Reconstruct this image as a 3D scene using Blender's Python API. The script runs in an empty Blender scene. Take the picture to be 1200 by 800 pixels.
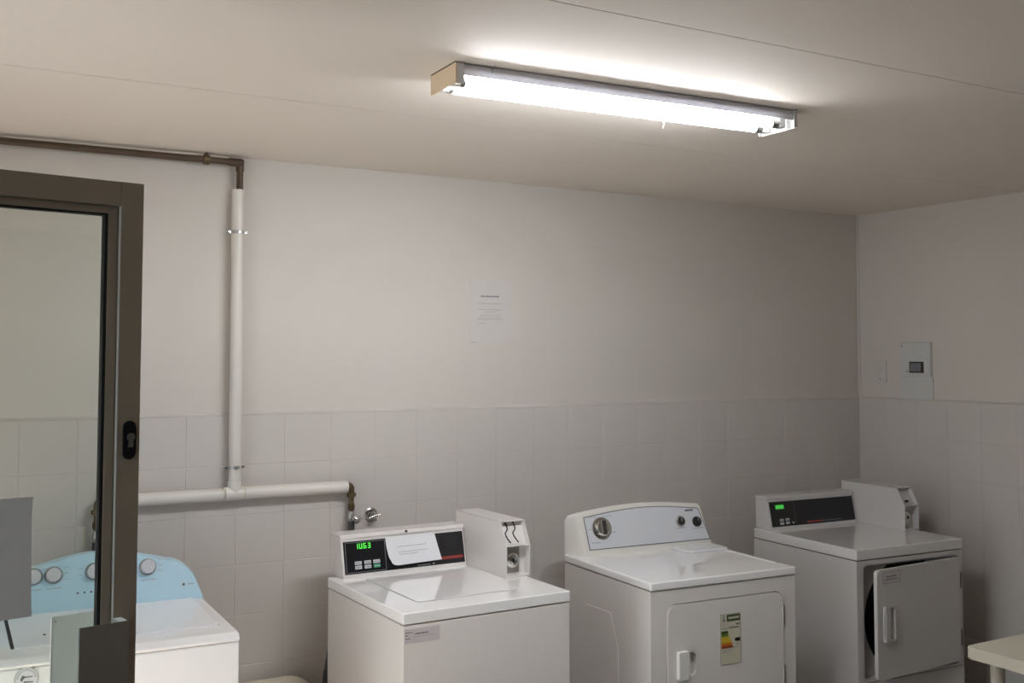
import bpy, bmesh, math, random
from mathutils import Vector, Matrix
random.seed(7)
PI = math.pi
sc = bpy.context.scene
COL = sc.collection

# ------------------------------------------------------------------ materials
def nodes(name):
    m = bpy.data.materials.new(name); m.use_nodes = True
    nt = m.node_tree
    return m, nt, nt.nodes['Principled BSDF']

def mat(name, col, rough=.5, metal=0., spec=.5, noise=0., nscale=8., bump=0., bscale=60., coat=0.):
    """plain procedural material: base colour with a little large-scale noise and fine bump"""
    m, nt, b = nodes(name)
    b.inputs['Roughness'].default_value = rough
    b.inputs['Metallic'].default_value = metal
    b.inputs['Specular IOR Level'].default_value = spec
    b.inputs['Coat Weight'].default_value = coat
    tc = nt.nodes.new('ShaderNodeTexCoord')
    n = nt.nodes.new('ShaderNodeTexNoise'); n.inputs['Scale'].default_value = nscale; n.inputs['Detail'].default_value = 4
    nt.links.new(tc.outputs['Object'], n.inputs['Vector'])
    mx = nt.nodes.new('ShaderNodeMix'); mx.data_type = 'RGBA'
    k = 1 - noise
    mx.inputs['A'].default_value = (col[0]*k, col[1]*k, col[2]*k, 1)
    mx.inputs['B'].default_value = (min(col[0]*(1+noise*.5), 1), min(col[1]*(1+noise*.5), 1), min(col[2]*(1+noise*.5), 1), 1)
    nt.links.new(n.outputs['Fac'], mx.inputs['Factor'])
    nt.links.new(mx.outputs['Result'], b.inputs['Base Color'])
    if bump:
        n2 = nt.nodes.new('ShaderNodeTexNoise'); n2.inputs['Scale'].default_value = bscale; n2.inputs['Detail'].default_value = 3
        nt.links.new(tc.outputs['Object'], n2.inputs['Vector'])
        bp = nt.nodes.new('ShaderNodeBump'); bp.inputs['Strength'].default_value = bump; bp.inputs['Distance'].default_value = .004
        nt.links.new(n2.outputs['Fac'], bp.inputs['Height'])
        nt.links.new(bp.outputs['Normal'], b.inputs['Normal'])
    return m

def emit(name, col, strength):
    m, nt, b = nodes(name)
    b.inputs['Base Color'].default_value = (.02, .02, .02, 1)
    b.inputs['Emission Color'].default_value = (*col, 1)
    b.inputs['Emission Strength'].default_value = strength
    return m

def glass_mat():
    m, nt, b = nodes('door_glass')
    out = nt.nodes['Material Output']; nt.nodes.remove(b)
    tr = nt.nodes.new('ShaderNodeBsdfTransparent'); tr.inputs['Color'].default_value = (.90, .925, .90, 1)
    gl = nt.nodes.new('ShaderNodeBsdfGlossy'); gl.inputs['Roughness'].default_value = .02
    fr = nt.nodes.new('ShaderNodeFresnel'); fr.inputs['IOR'].default_value = 1.45
    mx = nt.nodes.new('ShaderNodeMixShader')
    nt.links.new(fr.outputs['Fac'], mx.inputs['Fac'])
    nt.links.new(tr.outputs['BSDF'], mx.inputs[1]); nt.links.new(gl.outputs['BSDF'], mx.inputs[2])
    nt.links.new(mx.outputs['Shader'], out.inputs['Surface'])
    return m

M = {}
M['paint'] = mat('wall_paint', (.62, .575, .525), .6, noise=.04, nscale=1.5, bump=.15, bscale=120)
M['ceil'] = mat('ceiling_paint', (.77, .695, .625), .75, noise=.03, nscale=1.2, bump=.1, bscale=90)
M['seam'] = mat('seam_shadow_gap', (.12, .11, .10), .9)
M['tile'] = mat('painted_tile', (.605, .565, .525), .33, noise=.05, nscale=2.5, bump=.08, bscale=14)
M['brick'] = mat('dark_rear_wall', (.20, .175, .155), .8, noise=.2)
M['floor'] = mat('floor_tile', (.25, .235, .215), .45, noise=.15, nscale=5)
M['ename'] = mat('white_enamel', (.79, .755, .725), .22, noise=.02, nscale=3, coat=.25)
M['dk'] = mat('glossy_deck_enamel_lit', (.93, .92, .91), .10, noise=.01, nscale=3, coat=.6)  # paler than the cabinet enamel: light on the tops put into the colour
M['dkg'] = mat('glossy_grey_deck_enamel_lit', (.76, .745, .73), .10, noise=.01, nscale=3, coat=.6)  # grey deck likewise lightened, standing in for light on its top
M['ename2'] = mat('white_enamel_cool', (.87, .87, .88), .22, noise=.02, nscale=3, coat=.25)
M['enamg'] = mat('grey_white_enamel', (.63, .61, .595), .26, noise=.03, nscale=3, coat=.15)
M['cream'] = mat('cream_plastic', (.82, .80, .745), .4, noise=.04)
M['blue'] = mat('pale_blue_plastic', (.50, .72, .84), .35, noise=.03)
M['kcap'] = mat('silver_knob_cap', (.70, .71, .74), .3, metal=.2)
M['facia'] = mat('facia_grey_white', (.70, .715, .75), .3, noise=.02)
M['black'] = mat('black_panel', (.012, .012, .014), .22, noise=.1)
M['dark'] = mat('dark_gap', (.025, .023, .022), .7, noise=.1)
M['line'] = mat('grey_print', (.16, .16, .17), .6)
M['pline'] = mat('pale_grey_print', (.42, .42, .43), .7)
M['lgrey'] = mat('light_button', (.55, .55, .56), .4)
M['green'] = mat('green_button', (.05, .32, .16), .4)
M['red'] = mat('red_print', (.38, .035, .025), .5)
M['chrome'] = mat('chrome', (.72, .71, .69), .14, metal=1, noise=.03)
M['steel'] = mat('brushed_steel', (.5, .49, .47), .35, metal=1, noise=.08, nscale=30)
M['copper'] = mat('painted_brown_pipe', (.085, .050, .026), .5, noise=.3, nscale=18)
M['brass'] = mat('tarnished_brass', (.16, .115, .06), .42, metal=.7, noise=.4, nscale=60)
M['pvc'] = mat('white_pvc', (.70, .665, .61), .35, noise=.03)
M['pvcd'] = mat('yellowed_pvc', (.66, .60, .49), .4, noise=.08)
M['paper'] = mat('paper', (.80, .80, .82), .8, noise=.02)
def paper_mat():
    m, nt, b = nodes('thin_paper'); out = nt.nodes['Material Output']
    b.inputs['Base Color'].default_value = (.90, .89, .90, 1); b.inputs['Roughness'].default_value = .8
    tr = nt.nodes.new('ShaderNodeBsdfTranslucent'); tr.inputs['Color'].default_value = (.84, .82, .84, 1)
    mx = nt.nodes.new('ShaderNodeMixShader'); mx.inputs['Fac'].default_value = .12
    nt.links.new(b.outputs['BSDF'], mx.inputs[1]); nt.links.new(tr.outputs['BSDF'], mx.inputs[2]); nt.links.new(mx.outputs['Shader'], out.inputs['Surface'])
    return m
M['thin'] = paper_mat()
def opal_mat(name, ca, cb, fac):
    m, nt, b = nodes(name); out = nt.nodes['Material Output']
    b.inputs['Base Color'].default_value = (*ca, 1); b.inputs['Roughness'].default_value = .4
    tr = nt.nodes.new('ShaderNodeBsdfTranslucent'); tr.inputs['Color'].default_value = (*cb, 1)
    mx = nt.nodes.new('ShaderNodeMixShader'); mx.inputs['Fac'].default_value = fac
    nt.links.new(b.outputs['BSDF'], mx.inputs[1]); nt.links.new(tr.outputs['BSDF'], mx.inputs[2]); nt.links.new(mx.outputs['Shader'], out.inputs['Surface'])
    return m
M['opal'] = opal_mat('opal_diffuser_edge', (.80, .79, .80), (.80, .79, .83), .22)
M['acryl'] = opal_mat('pale_translucent_sheet', (.78, .80, .79), (.82, .86, .85), .62)
M['paperw'] = mat('wall_paper_sheet', (.62, .585, .55), .8, noise=.02)
M['bronze'] = mat('bronze_aluminium', (.39, .325, .25), .5, metal=.1, noise=.08, nscale=12)
M['bronzed'] = mat('bronze_plate', (.27, .235, .205), .5, metal=.1, noise=.12, nscale=6)
M['pale_edge'] = mat('pale_flange_and_edge_light', (.78, .83, .81), .42, metal=.0, noise=.05)  # flange tone, also used as painted light on the near plate's edges
M['gasket'] = mat('black_gasket', (.012, .012, .014), .5)
M['glass'] = glass_mat()
M['hose'] = mat('dark_rubber', (.06, .058, .058), .5)
M['lite'] = mat('fitting_enamel', (.75, .74, .72), .35)
M['litec'] = mat('fitting_cap_cream', (.80, .63, .43), .5, noise=.05)
M['table'] = mat('cream_laminate', (.60, .55, .45), .4, noise=.04)
M['boxg'] = mat('grey_board_enamel', (.575, .575, .555), .45, noise=.03)
M['label'] = mat('grey_sticker', (.60, .55, .56), .6, noise=.05)
M['labelc'] = mat('cream_label', (.62, .60, .46), .5)
M['lgreen'] = mat('label_dark_green', (.05, .075, .02), .5)
M['lg2'] = mat('label_green', (.13, .22, .03), .5)
M['ly'] = mat('label_yellow', (.62, .46, .03), .5)
M['lo'] = mat('label_orange', (.60, .20, .02), .5)
M['lr'] = mat('label_red', (.42, .07, .02), .5)
M['wood'] = mat('painted_jamb', (.12, .10, .08), .5)
M['drum'] = mat('dark_drum', (.03, .03, .032), .4, metal=.5)
M['tube'] = emit('fluorescent_tube', (.965, 1., 1.045), 93.)
M['digit'] = emit('green_led', (.10, 1., .08), 1.1)
M['digitb'] = emit('green_display', (.08, .75, .08), .55)

# ------------------------------------------------------------------ mesh helpers
IDT = lambda a, b, c: (a, b, c)
class MB:
    def __init__(s): s.bm = bmesh.new(); s.mats = []
    def mi(s, m):
        if m not in s.mats: s.mats.append(m)
        return s.mats.index(m)
    def add(s, bm, m):
        bmesh.ops.remove_doubles(bm, verts=bm.verts, dist=1e-6)
        bmesh.ops.recalc_face_normals(bm, faces=bm.faces)
        i = s.mi(m)
        for f in bm.faces: f.material_index = i; f.smooth = True
        me = bpy.data.meshes.new('t'); bm.to_mesh(me); bm.free()
        s.bm.from_mesh(me); bpy.data.meshes.remove(me)
        return s
    def box(s, a0, a1, b0, b1, c0, c1, m, bev=0., f=IDT, seg=2):
        bm = bmesh.new()
        v = [bm.verts.new((x, y, z)) for x in (a0, a1) for y in (b0, b1) for z in (c0, c1)]
        for q in ((0,1,3,2),(4,6,7,5),(0,4,5,1),(2,3,7,6),(0,2,6,4),(1,5,7,3)): bm.faces.new([v[i] for i in q])
        if bev: bmesh.ops.bevel(bm, geom=bm.edges[:], offset=bev, segments=seg, profile=.5, affect='EDGES')
        if f is not IDT:
            for q in bm.verts: q.co = Vector(f(*q.co))
        return s.add(bm, m)
    def prism(s, poly, c0, c1, m, f=IDT, bev=0., cap='both', seg=2):
        """poly in (a,b), extruded c0..c1; bev rounds the cap outlines"""
        bm = bmesh.new()
        lo = [bm.verts.new((a, b, c0)) for a, b in poly]; hi = [bm.verts.new((a, b, c1)) for a, b in poly]
        n = len(poly)
        F0 = bm.faces.new(lo[::-1]); F1 = bm.faces.new(hi)
        for i in range(n): bm.faces.new((lo[i], lo[(i+1) % n], hi[(i+1) % n], hi[i]))
        if bev:
            ed = []
            if cap in ('both', 'lo'): ed += list(F0.edges)
            if cap in ('both', 'hi'): ed += list(F1.edges)
            bmesh.ops.bevel(bm, geom=ed, offset=bev, segments=seg, profile=.5, affect='EDGES')
        for q in bm.verts: q.co = Vector(f(*q.co))
        return s.add(bm, m)
    def holed(s, outer, inner, c0, c1, m, f=IDT):
        bm = bmesh.new()
        for loop in (outer, inner):
            vs = [bm.verts.new((a, b, c0)) for a, b in loop]
            for i in range(len(vs)): bm.edges.new((vs[i], vs[(i+1) % len(vs)]))
        bmesh.ops.triangle_fill(bm, use_beauty=True, use_dissolve=False, edges=bm.edges[:])
        r = bmesh.ops.extrude_face_region(bm, geom=bm.faces[:])
        for q in r['geom']:
            if isinstance(q, bmesh.types.BMVert): q.co.z = c1
        for q in bm.verts: q.co = Vector(f(*q.co))
        return s.add(bm, m)
    def cyl(s, p0, p1, r, m, seg=24, r2=None, bev=0.):
        p0, p1 = Vector(p0), Vector(p1); d = p1 - p0; L = d.length
        bm = bmesh.new()
        bmesh.ops.create_cone(bm, cap_ends=True, segments=seg, radius1=r, radius2=r if r2 is None else r2, depth=L)
        if bev:
            ed = [e for e in bm.edges if abs(e.verts[0].co.z - e.verts[1].co.z) < 1e-6]
            bmesh.ops.bevel(bm, geom=ed, offset=bev, segments=2, profile=.5, affect='EDGES')
        q = Vector((0, 0, 1)).rotation_difference(d.normalized()).to_matrix().to_4x4()
        bmesh.ops.transform(bm, matrix=Matrix.Translation((p0+p1)/2) @ q, verts=bm.verts)
        return s.add(bm, m)
    def lathe(s, prof, o, ax, m, seg=28):
        """prof list of (radius, height along ax)"""
        bm = bmesh.new(); ax = Vector(ax).normalized()
        q = Vector((0, 0, 1)).rotation_difference(ax).to_matrix()
        rings = []
        for r, h in prof:
            if r < 1e-6: rings.append([bm.verts.new(Vector(o) + q @ Vector((0, 0, h)))])
            else: rings.append([bm.verts.new(Vector(o) + q @ Vector((r*math.cos(2*PI*i/seg), r*math.sin(2*PI*i/seg), h))) for i in range(seg)])
        for A, B in zip(rings, rings[1:]):
            for i in range(seg):
                j = (i+1) % seg
                if len(A) == 1 and len(B) == 1: continue
                if len(A) == 1: bm.faces.new((A[0], B[i], B[j]))
                elif len(B) == 1: bm.faces.new((A[i], B[0], A[j]))
                else: bm.faces.new((A[i], B[i], B[j], A[j]))
        for R in (rings[0], rings[-1]):
            if len(R) > 1: bm.faces.new(R)
        return s.add(bm, m)
    def tube(s, pts, r, m, seg=14):
        pts = [Vector(p) for p in pts]; bm = bmesh.new(); rings = []
        up = None
        for i, p in enumerate(pts):
            t = (pts[min(i+1, len(pts)-1)] - pts[max(i-1, 0)]).normalized()
            if up is None:
                up = Vector((0, 0, 1)) if abs(t.z) < .9 else Vector((1, 0, 0))
            a = (up - t*up.dot(t)).normalized(); b = t.cross(a); up = a
            rings.append([bm.verts.new(p + a*r*math.cos(2*PI*k/seg) + b*r*math.sin(2*PI*k/seg)) for k in range(seg)])
        for A, B in zip(rings, rings[1:]):
            for i in range(seg): bm.faces.new((A[i], A[(i+1) % seg], B[(i+1) % seg], B[i]))
        bm.faces.new(rings[0][::-1]); bm.faces.new(rings[-1])
        return s.add(bm, m)
    def quad(s, pts, m):
        bm = bmesh.new(); bm.faces.new([bm.verts.new(p) for p in pts])
        return s.add(bm, m)
    def build(s, name, parent=None, sharp=35):
        me = bpy.data.meshes.new(name); s.bm.to_mesh(me); s.bm.free()
        for m in s.mats: me.materials.append(m)
        me.set_sharp_from_angle(angle=math.radians(sharp))
        o = bpy.data.objects.new(name, me); COL.objects.link(o)
        wn_ = o.modifiers.new('weighted_normals', 'WEIGHTED_NORMAL'); wn_.keep_sharp = True; wn_.weight = 90
        if parent is not None: o.parent = parent
        return o

def rrect(a0, a1, b0, b1, r, n=6):
    """rounded rectangle; r a radius or four radii (a0b0, a1b0, a1b1, a0b1)"""
    R = r if isinstance(r, (list, tuple)) else [r]*4
    out = []
    for (cx, cy, sx, sy, st, rr) in ((a0, b0, 1, 1, PI, R[0]), (a1, b0, -1, 1, 1.5*PI, R[1]), (a1, b1, -1, -1, 0, R[2]), (a0, b1, 1, -1, .5*PI, R[3])):
        if rr < 1e-6: out.append((cx, cy)); continue
        for i in range(n+1):
            t = st + .5*PI*i/n
            out.append((cx + sx*rr + rr*math.cos(t), cy + sy*rr + rr*math.sin(t)))
    return out
def rect(a0, a1, b0, b1): return [(a0, b0), (a1, b0), (a1, b1), (a0, b1)]
def circ(cx, cy, r, n=32): return [(cx + r*math.cos(2*PI*i/n), cy + r*math.sin(2*PI*i/n)) for i in range(n)]
FV = lambda a, b, c: (a, c, b)        # a = u, b = z, c = v (front faces)
FU = lambda a, b, c: (c, a, b)        # a = v, b = z, c = u (profiles along u)

def thing(name, label, cat, loc=(0, 0, 0), rot=0, group=None):
    o = bpy.data.objects.new(name, None); COL.objects.link(o)
    o.location = loc; o.rotation_euler = (0, 0, math.radians(rot)); o.empty_display_size = .1
    tag(o, label, cat, group); return o
def sheet_thing(mb, name, label, cat, loc, rot=0, sharp=35):
    o = mb.build(name, None, sharp); o.location = loc; o.rotation_euler = (0, 0, math.radians(rot)); tag(o, label, cat); return o
def tag(o, label=None, cat=None, group=None, kind=None):
    if label: o['label'] = label
    if cat: o['category'] = cat
    if group: o['group'] = group
    if kind: o['kind'] = kind
    return o
def words(mb, f, a0, a1, b, h, m, c0, c1, wmin=.004, wmax=.014, gap=.002):
    """a row of small dark word-shaped dashes standing for print too small to read"""
    a = a0
    while a < a1 - wmin:
        w = min(random.uniform(wmin, wmax), a1 - a)
        mb.box(a, a+w, b, b+h, c0, c1, m, f=f); a += w + gap

# ------------------------------------------------------------------ room
TW, ZT, CZ = .2, 1.56, 2.612
XL, YF = -5.35, -6.6
def tiles(mb, f, a0, a1, z1, d, m):
    """grid of individually bevelled tiles; a measured from the room corner, front at depth d"""
    g = .0021; dep = .0019
    bm = bmesh.new()
    def face(pts): bm.faces.new([bm.verts.new(f(*p)) for p in pts])
    n = math.ceil((a1-a0)/TW)
    k = 0
    while z1 - k*TW > 0.001:
        zt = z1 - k*TW; zb = max(0, zt-TW)
        for i in range(n):
            x0, x1 = a0+i*TW, min(a0+(i+1)*TW, a1)
            j = random.uniform(-.0004, .0004)
            o = [(x0, zb, d-dep), (x1, zb, d-dep), (x1, zt, d-dep), (x0, zt, d-dep)]
            q = [(x0+g, zb+g, d+j), (x1-g, zb+g, d+j), (x1-g, zt-g, d+j), (x0+g, zt-g, d+j)]
            face(q)
            for e in range(4): face((o[e], o[(e+1) % 4], q[(e+1) % 4], q[e]))
        k += 1
    face([(a0, z1+.012, 0), (a1, z1+.012, 0), (a1, z1+.002, d+.001), (a0, z1+.002, d+.001)]); face([(a0, z1+.002, d+.001), (a1, z1+.002, d+.001), (a1, z1, d-dep), (a0, z1, d-dep)])
    i = mb.mi(m)
    bmesh.ops.remove_doubles(bm, verts=bm.verts, dist=1e-6)
    bmesh.ops.recalc_face_normals(bm, faces=bm.faces)
    for q in bm.faces: q.material_index = i
    me = bpy.data.meshes.new('t'); bm.to_mesh(me); bm.free(); mb.bm.from_mesh(me); bpy.data.meshes.remove(me)

def structure(mb, name, sharp=10):
    return tag(mb.build(name, sharp=sharp), kind='structure')
mb = MB(); mb.box(XL-.12, .12, 0, .12, -.1, CZ+.1, M['paint'])
tiles(mb, lambda a, z, d: (-a, -d, z), 0, -XL, ZT, .010, M['tile']); structure(mb, 'wall_back')
mb = MB(); mb.box(0, .12, YF-.12, 0, -.1, CZ+.1, M['paint'])
tiles(mb, lambda a, z, d: (-d, -a, z), 0, -YF, ZT, .010, M['tile']); structure(mb, 'wall_right')
mb = MB(); mb.box(XL-.12, .12, YF-.12, YF, -.1, CZ+.1, M['brick']); structure(mb, 'wall_front')
SUN_DIR = (.62, -.05, -.78)
DY0, DY1, DZ = -2.10, -1.0, 2.2                      # doorway in the left wall
mb = MB()
WY0, WY1, WZ0, WZ1 = -3.1, -2.22, .6, 2.25         # unseen window, added to light the camera side of the door
mb.box(XL-.12, XL, DY1, 0, -.1, CZ+.1, M['paint']); mb.box(XL-.12, XL, WY1, DY0, -.1, CZ+.1, M['paint']); mb.box(XL-.12, XL, YF, WY0, -.1, CZ+.1, M['paint'])
mb.box(XL-.12, XL, WY0, WY1, -.1, WZ0, M['paint']); mb.box(XL-.12, XL, WY0, WY1, WZ1, CZ+.1, M['paint'])
mb.box(XL-.12, XL, DY0, DY1, DZ, CZ+.1, M['paint']); structure(mb, 'wall_left')
mb = MB(); mb.box(XL-.12, .12, YF-.12, .12, -.12, 0, M['floor']); structure(mb, 'floor')
mb = MB()
mb.box(XL, 0, YF, 0, CZ+.006, CZ+.1, M['seam'])
ys = [0, -1.058, -2.28, -3.5, -4.72, -5.94, YF]
for a, b in zip(ys, ys[1:]): mb.box(XL, 0, b+.0018, a-.0018, CZ, CZ+.0062, M['ceil'])
structure(mb, 'ceiling')
mb = MB(); mb.box(-.007, 0, -.016, 0, ZT, CZ, M['paint'], .002); structure(mb, 'trim_1')
mb = MB()
for y0, y1 in ((DY0, DY0+.04), (DY1-.04, DY1)): mb.box(XL-.12, XL+.006, y0, y1, 0, DZ, M['wood'], .002)
mb.box(XL-.12, XL+.006, DY0, DY1, DZ-.04, DZ, M['wood'], .002); structure(mb, 'trim_2')

mb = MB(); Fl = lambda a, b, c: (XL-.06+c, a, b)
mb.holed(rect(WY0, WY1, WZ0, WZ1), rect(WY0+.045, WY1-.045, WZ0+.045, WZ1-.045), -.02, .02, M['wood'], Fl)
wdw = structure(mb, 'added_window_1'); mb = MB(); mb.box(WY0+.04, WY1-.04, WZ0+.04, WZ1-.04, -.002, .002, M['glass'], f=Fl); mb.build('added_window_pane', wdw)  # frame and pane of the added, unseen window

# ------------------------------------------------------------------ glazed door standing open into the room
E = Vector((-4.348, -1.941, 0)); ang = math.radians(10)
door = bpy.data.objects.new('door_1', None); COL.objects.link(door); door['kind'] = 'structure'
door.location = E; door.rotation_euler = (0, 0, ang)
LW, DT = .985, 2.171
mb = MB()                                             # outer frame profile, proud of the beads
mb.box(-.048, 0, 0, .045, .02, DT, M['bronze'], .0012); mb.box(-LW, -LW+.048, 0, .045, .02, DT, M['bronze'], .0012)
mb.box(-LW+.0485, -.0485, 0, .045, 2.1195, DT, M['bronze'], .0012); mb.box(-LW+.0485, -.0485, 0, .045, .02, .10, M['bronze'], .0012)
mb.build('frame', door)
mb = MB(); mb.box(-.0492, -.0478, -.0004, .009, .10, 2.119, M['lite']); tag(mb.build('edge_highlight', door), 'painted highlight along the edge of the stile')  # pale strip drawn as the highlight on the bronze edge
mb = MB()
G0, G1 = -.0695, -LW+.0695
mb.box(G0, -.0485, .015, .040, .1005, 2.119, M['bronze'], .002); mb.box(-LW+.0485, G1, .015, .040, .1005, 2.119, M['bronze'], .002)
mb.box(G1, G0, .015, .040, 2.103, 2.119, M['bronze'], .002); mb.box(G1, G0, .015, .040, .1005, .12, M['bronze'], .002)
mb.build('glazing_bead', door)
mb = MB()
mb.box(G0-.0065, G0, .0165, .036, .12, 2.103, M['gasket']); mb.box(G1, G1+.0065, .0165, .036, .12, 2.103, M['gasket'])
mb.box(G1, G0, .0165, .036, 2.0985, 2.103, M['gasket']); mb.box(G1, G0, .0165, .036, .12, .1245, M['gasket'])
mb.build('gasket', door)
mb = MB(); mb.box(G1+.006, G0-.006, .025, .029, .124, 2.099, M['glass']); mb.build('glass', door)
# lock cylinder with its long oval escutcheon
mb = MB(); mb.prism(rrect(-.0365, -.0095, 1.585, 1.666, .0134), -.006, .0005, M['black'], FV, .002, 'lo')
lk = mb.build('lock', door); tag(lk, 'black oval lock plate with a grey key cylinder')
mb = MB(); k = [(-.0215+.0082*math.cos(t), 1.632+.0082*math.sin(t)) for t in [math.radians(a) for a in range(-60, 241, 15)]]
k += [(-.0265, 1.611), (-.0165, 1.611)]
mb.prism(k, -.009, -.005, M['steel'], FV, .001, 'lo')
mb.box(-.0225, -.0205, 1.627, 1.637, -.0094, -.0088, M['dark']); mb.build('key_cylinder', lk)
# sheet metal guard plates on both faces, open boxes standing off the stile
mb = MB()
mb.box(-.131, -.032, -.0465, -.045, .98, 1.261, M['bronzed'], .0004)
mb.box(-.133, -.131, -.0465, -.043, .98, 1.261, M['pale_edge']); mb.box(-.048, -.032, -.045, 0, 1.257, 1.259, M['pale_edge'])  # pale left edge and top lip: light on the bronze set in colour
mb.box(-.048, -.0465, -.045, 0, .98, 1.257, M['pale_edge']); mb.box(-.0335, -.032, -.045, 0, .98, 1.257, M['bronzed'])
gp = mb.build('guard_plate', door); tag(gp, 'dark bronze sheet metal guard plate on the near face')
mb = MB()
mb.box(-.143, -.035, .090, .0915, .98, 1.259, M['acryl'], .0004); mb.box(-.145, -.143, .084, .0915, .98, 1.259, M['ename'])  # white left strip paints the highlight on this plate's edge
mb.box(-.048, -.035, .045, .090, 1.257, 1.259, M['pale_edge']); mb.box(-.048, -.0465, .045, .090, .98, 1.257, M['pale_edge'])
mb.cyl((-.136, .0915, 1.249), (-.136, .0888, 1.249), .0022, M['steel'], 10)
gp = mb.build('guard_plate', door); tag(gp, 'pale greenish guard plate seen through the glass')
mb = MB()
for z in (.3, 1.1, 1.9): mb.cyl((-LW-.008, .02, z-.05), (-LW-.008, .02, z+.05), .009, M['steel'], 14)
mb.build('hinge', door)

# notice taped to the door glass
mb = MB(); N = 14
bm = bmesh.new(); g = []
for j in range(N+1):
    b = j/N; z = 1.283 + (1.525-1.283)*b
    row = []
    for i in range(7):
        a = i/6; x = -.500 + (.500-.2075)*a + .004*(1-b)*a
        c = .0235 - (.010*max(0, b-.8)/.2*abs(math.sin(PI*(b-.8)/.4)) if b > .8 else 0) - .002*max(0, .15-b)/.15
        row.append(bm.verts.new((x, c, z - .004*b*a)))
    g.append(row)
for j in range(N):
    for i in range(6): bm.faces.new((g[j][i], g[j][i+1], g[j+1][i+1], g[j+1][i]))
mb.add(bm, M['thin'])                                             # the ends of the printed letters that show
mb.box(-.2625, -.2595, 1.452, 1.479, .0215, .0238, M['line']); mb.box(-.276, -.2595, 1.452, 1.4545, .0215, .0238, M['line'])
mb.box(-.276, -.262, 1.418, 1.4215, .0215, .0238, M['pline'])
sheet_thing(mb, 'paper_notice', 'white paper notice stuck to the door glass, cut off by the left edge', 'notice', E, 10)

# ------------------------------------------------------------------ fluorescent batten
L = thing('ceiling_light', 'lit twin tube fluorescent batten fixed to the ceiling', 'ceiling light', (-3.4875, -1.643, CZ), -2.35)
LL = 1.235
mb = MB(); mb.box(.004, LL-.004, -.0765, .0785, -.020, -.003, M['lite'], .002)
mb.box(.004, LL-.004, -.079, -.077, -.035, -.003, M['opal'], .0006); mb.box(.004, LL-.004, .079, .081, -.035, -.003, M['opal'], .0006)
mb.box(.004, LL-.004, -.05, .05, -.003, 0, M['dark']); mb.build('tray', L)
for n_, x0, x1, m_ in (('end_cap', 0, .004, 'litec'), ('end_cap', LL-.004, LL, 'lite')):
    mb = MB(); mb.box(x0, x1, -.087, .087, -.061, -.003, M[m_], .0015)
    if x0 == 0: mb.box(.004, .026, -.087, -.084, -.061, -.003, M['lite'], .001);
    else: mb.box(LL-.016, LL-.004, -.087, -.084, -.061, -.003, M['lite'], .001); mb.box(LL-.016, LL-.004, .084, .087, -.061, -.003, M['lite'], .001)
    mb.box(x0, x1, -.084, .084, -.003, 0, M['dark']); o = mb.build('end_cap', L)
    tag(o, 'beige outer face of the end cap' if x0 == 0 else 'white end cap')
for y in (-.039, .039):
    mb = MB(); mb.cyl((.048, y, -.0455), (LL-.075, y, -.0455), .0135, M['tube'], 20); t = mb.build('tube', L)
    for x0, x1 in ((.030, .048), (LL-.075, LL-.045)):
        mb = MB(); mb.cyl((x0, y, -.0455), (x1, y, -.0455), .0138, M['steel'], 20); mb.build('tube_cap', t)
    mb = MB(); mb.box(.012, .032, y-.014, y+.014, -.058, -.026, M['lite'], .003); mb.build('lamp_holder', L)
    mb = MB(); mb.box(LL-.047, LL-.022, y-.014, y+.014, -.058, -.026, M['lite'], .003); mb.build('lamp_holder', L)
mb = MB(); mb.tube([(.82, .082, -.02), (.82, .088, -.035), (.823, .086, -.06), (.828, .098, -.068)], .0018, M['lite'], 8); mb.build('spring_clip', L)
mb = MB(); mb.tube([(.115, -.079, -.02), (.115, -.083, -.006), (.113, -.105, -.002)], .0012, M['steel'], 8); mb.build('spring_clip', L)

# ------------------------------------------------------------------ water pipe along ceiling, down the wall and across
W = thing('water_pipe', 'brown pipe under the ceiling dropping into white lagged pipe on the tiled wall', 'pipe', (-3.62, 0, 0))
PY = -.042; r1 = .0135
mb = MB(); mb.tube([(XL+3.62, PY, 2.583)] + [(-.02, PY, 2.583)], r1, M['copper'])
arc = [(-.02+.03*math.sin(t), PY, 2.583-.03*(1-math.cos(t))) for t in [PI/2*i/8 for i in range(9)]]
mb.tube(arc + [(.01, PY, 2.46)], r1, M['copper'])
mb.cyl((-.035, PY, 2.583), (.012, PY, 2.583), .0165, M['copper'], 18); mb.lathe([(0, 0), (.013, .002), (.0165, .010), (.0165, .02)], (.026, PY, 2.583), (-1, 0, 0), M['copper'], 18)
mb.cyl((.01, PY, 2.57), (.01, PY, 2.548), .0165, M['copper'], 18)
mb.build('brown_pipe', W)
mb = MB(); mb.cyl((-.137, PY, 2.583), (-.113, PY, 2.583), .0195, M['brass'], 18, bev=.003); mb.cyl((-.125, PY, 2.6), (-.125, PY, 2.612), .004, M['brass'], 10)
mb.lathe([(.0195, 0), (.012, .012), (.004, .02)], (-.125, PY, 2.59), (0, 0, 1), M['brass'], 16); mb.build('hanger_clip', W)
mb = MB(); mb.cyl((.006, PY-.004, 1.272), (.004, PY, 2.472), .0245, M['pvc'], 28, bev=.002); mb.build('riser_sleeve', W)
HZ = 1.252
for x0, x1 in ((-.492, -.042), (.042, .482)):
    mb = MB(); mb.cyl((x0, PY-.004, HZ), (x1, PY-.004, HZ-.002), .0255, M['pvc'], 28, bev=.002); mb.build('branch_sleeve', W)
mb = MB(); mb.cyl((-.036, PY-.004, HZ), (.040, PY-.004, HZ), .0275, M['pvc'], 28, bev=.002)
mb.cyl((.004, PY-.004, HZ), (.004, PY-.004, HZ+.048), .027, M['pvc'], 28, bev=.002)
for x in (-.040, .043): mb.cyl((x-.002, PY-.004, HZ), (x+.002, PY-.004, HZ), .0268, M['pvcd'], 24)
mb.build('tee', W)
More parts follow.
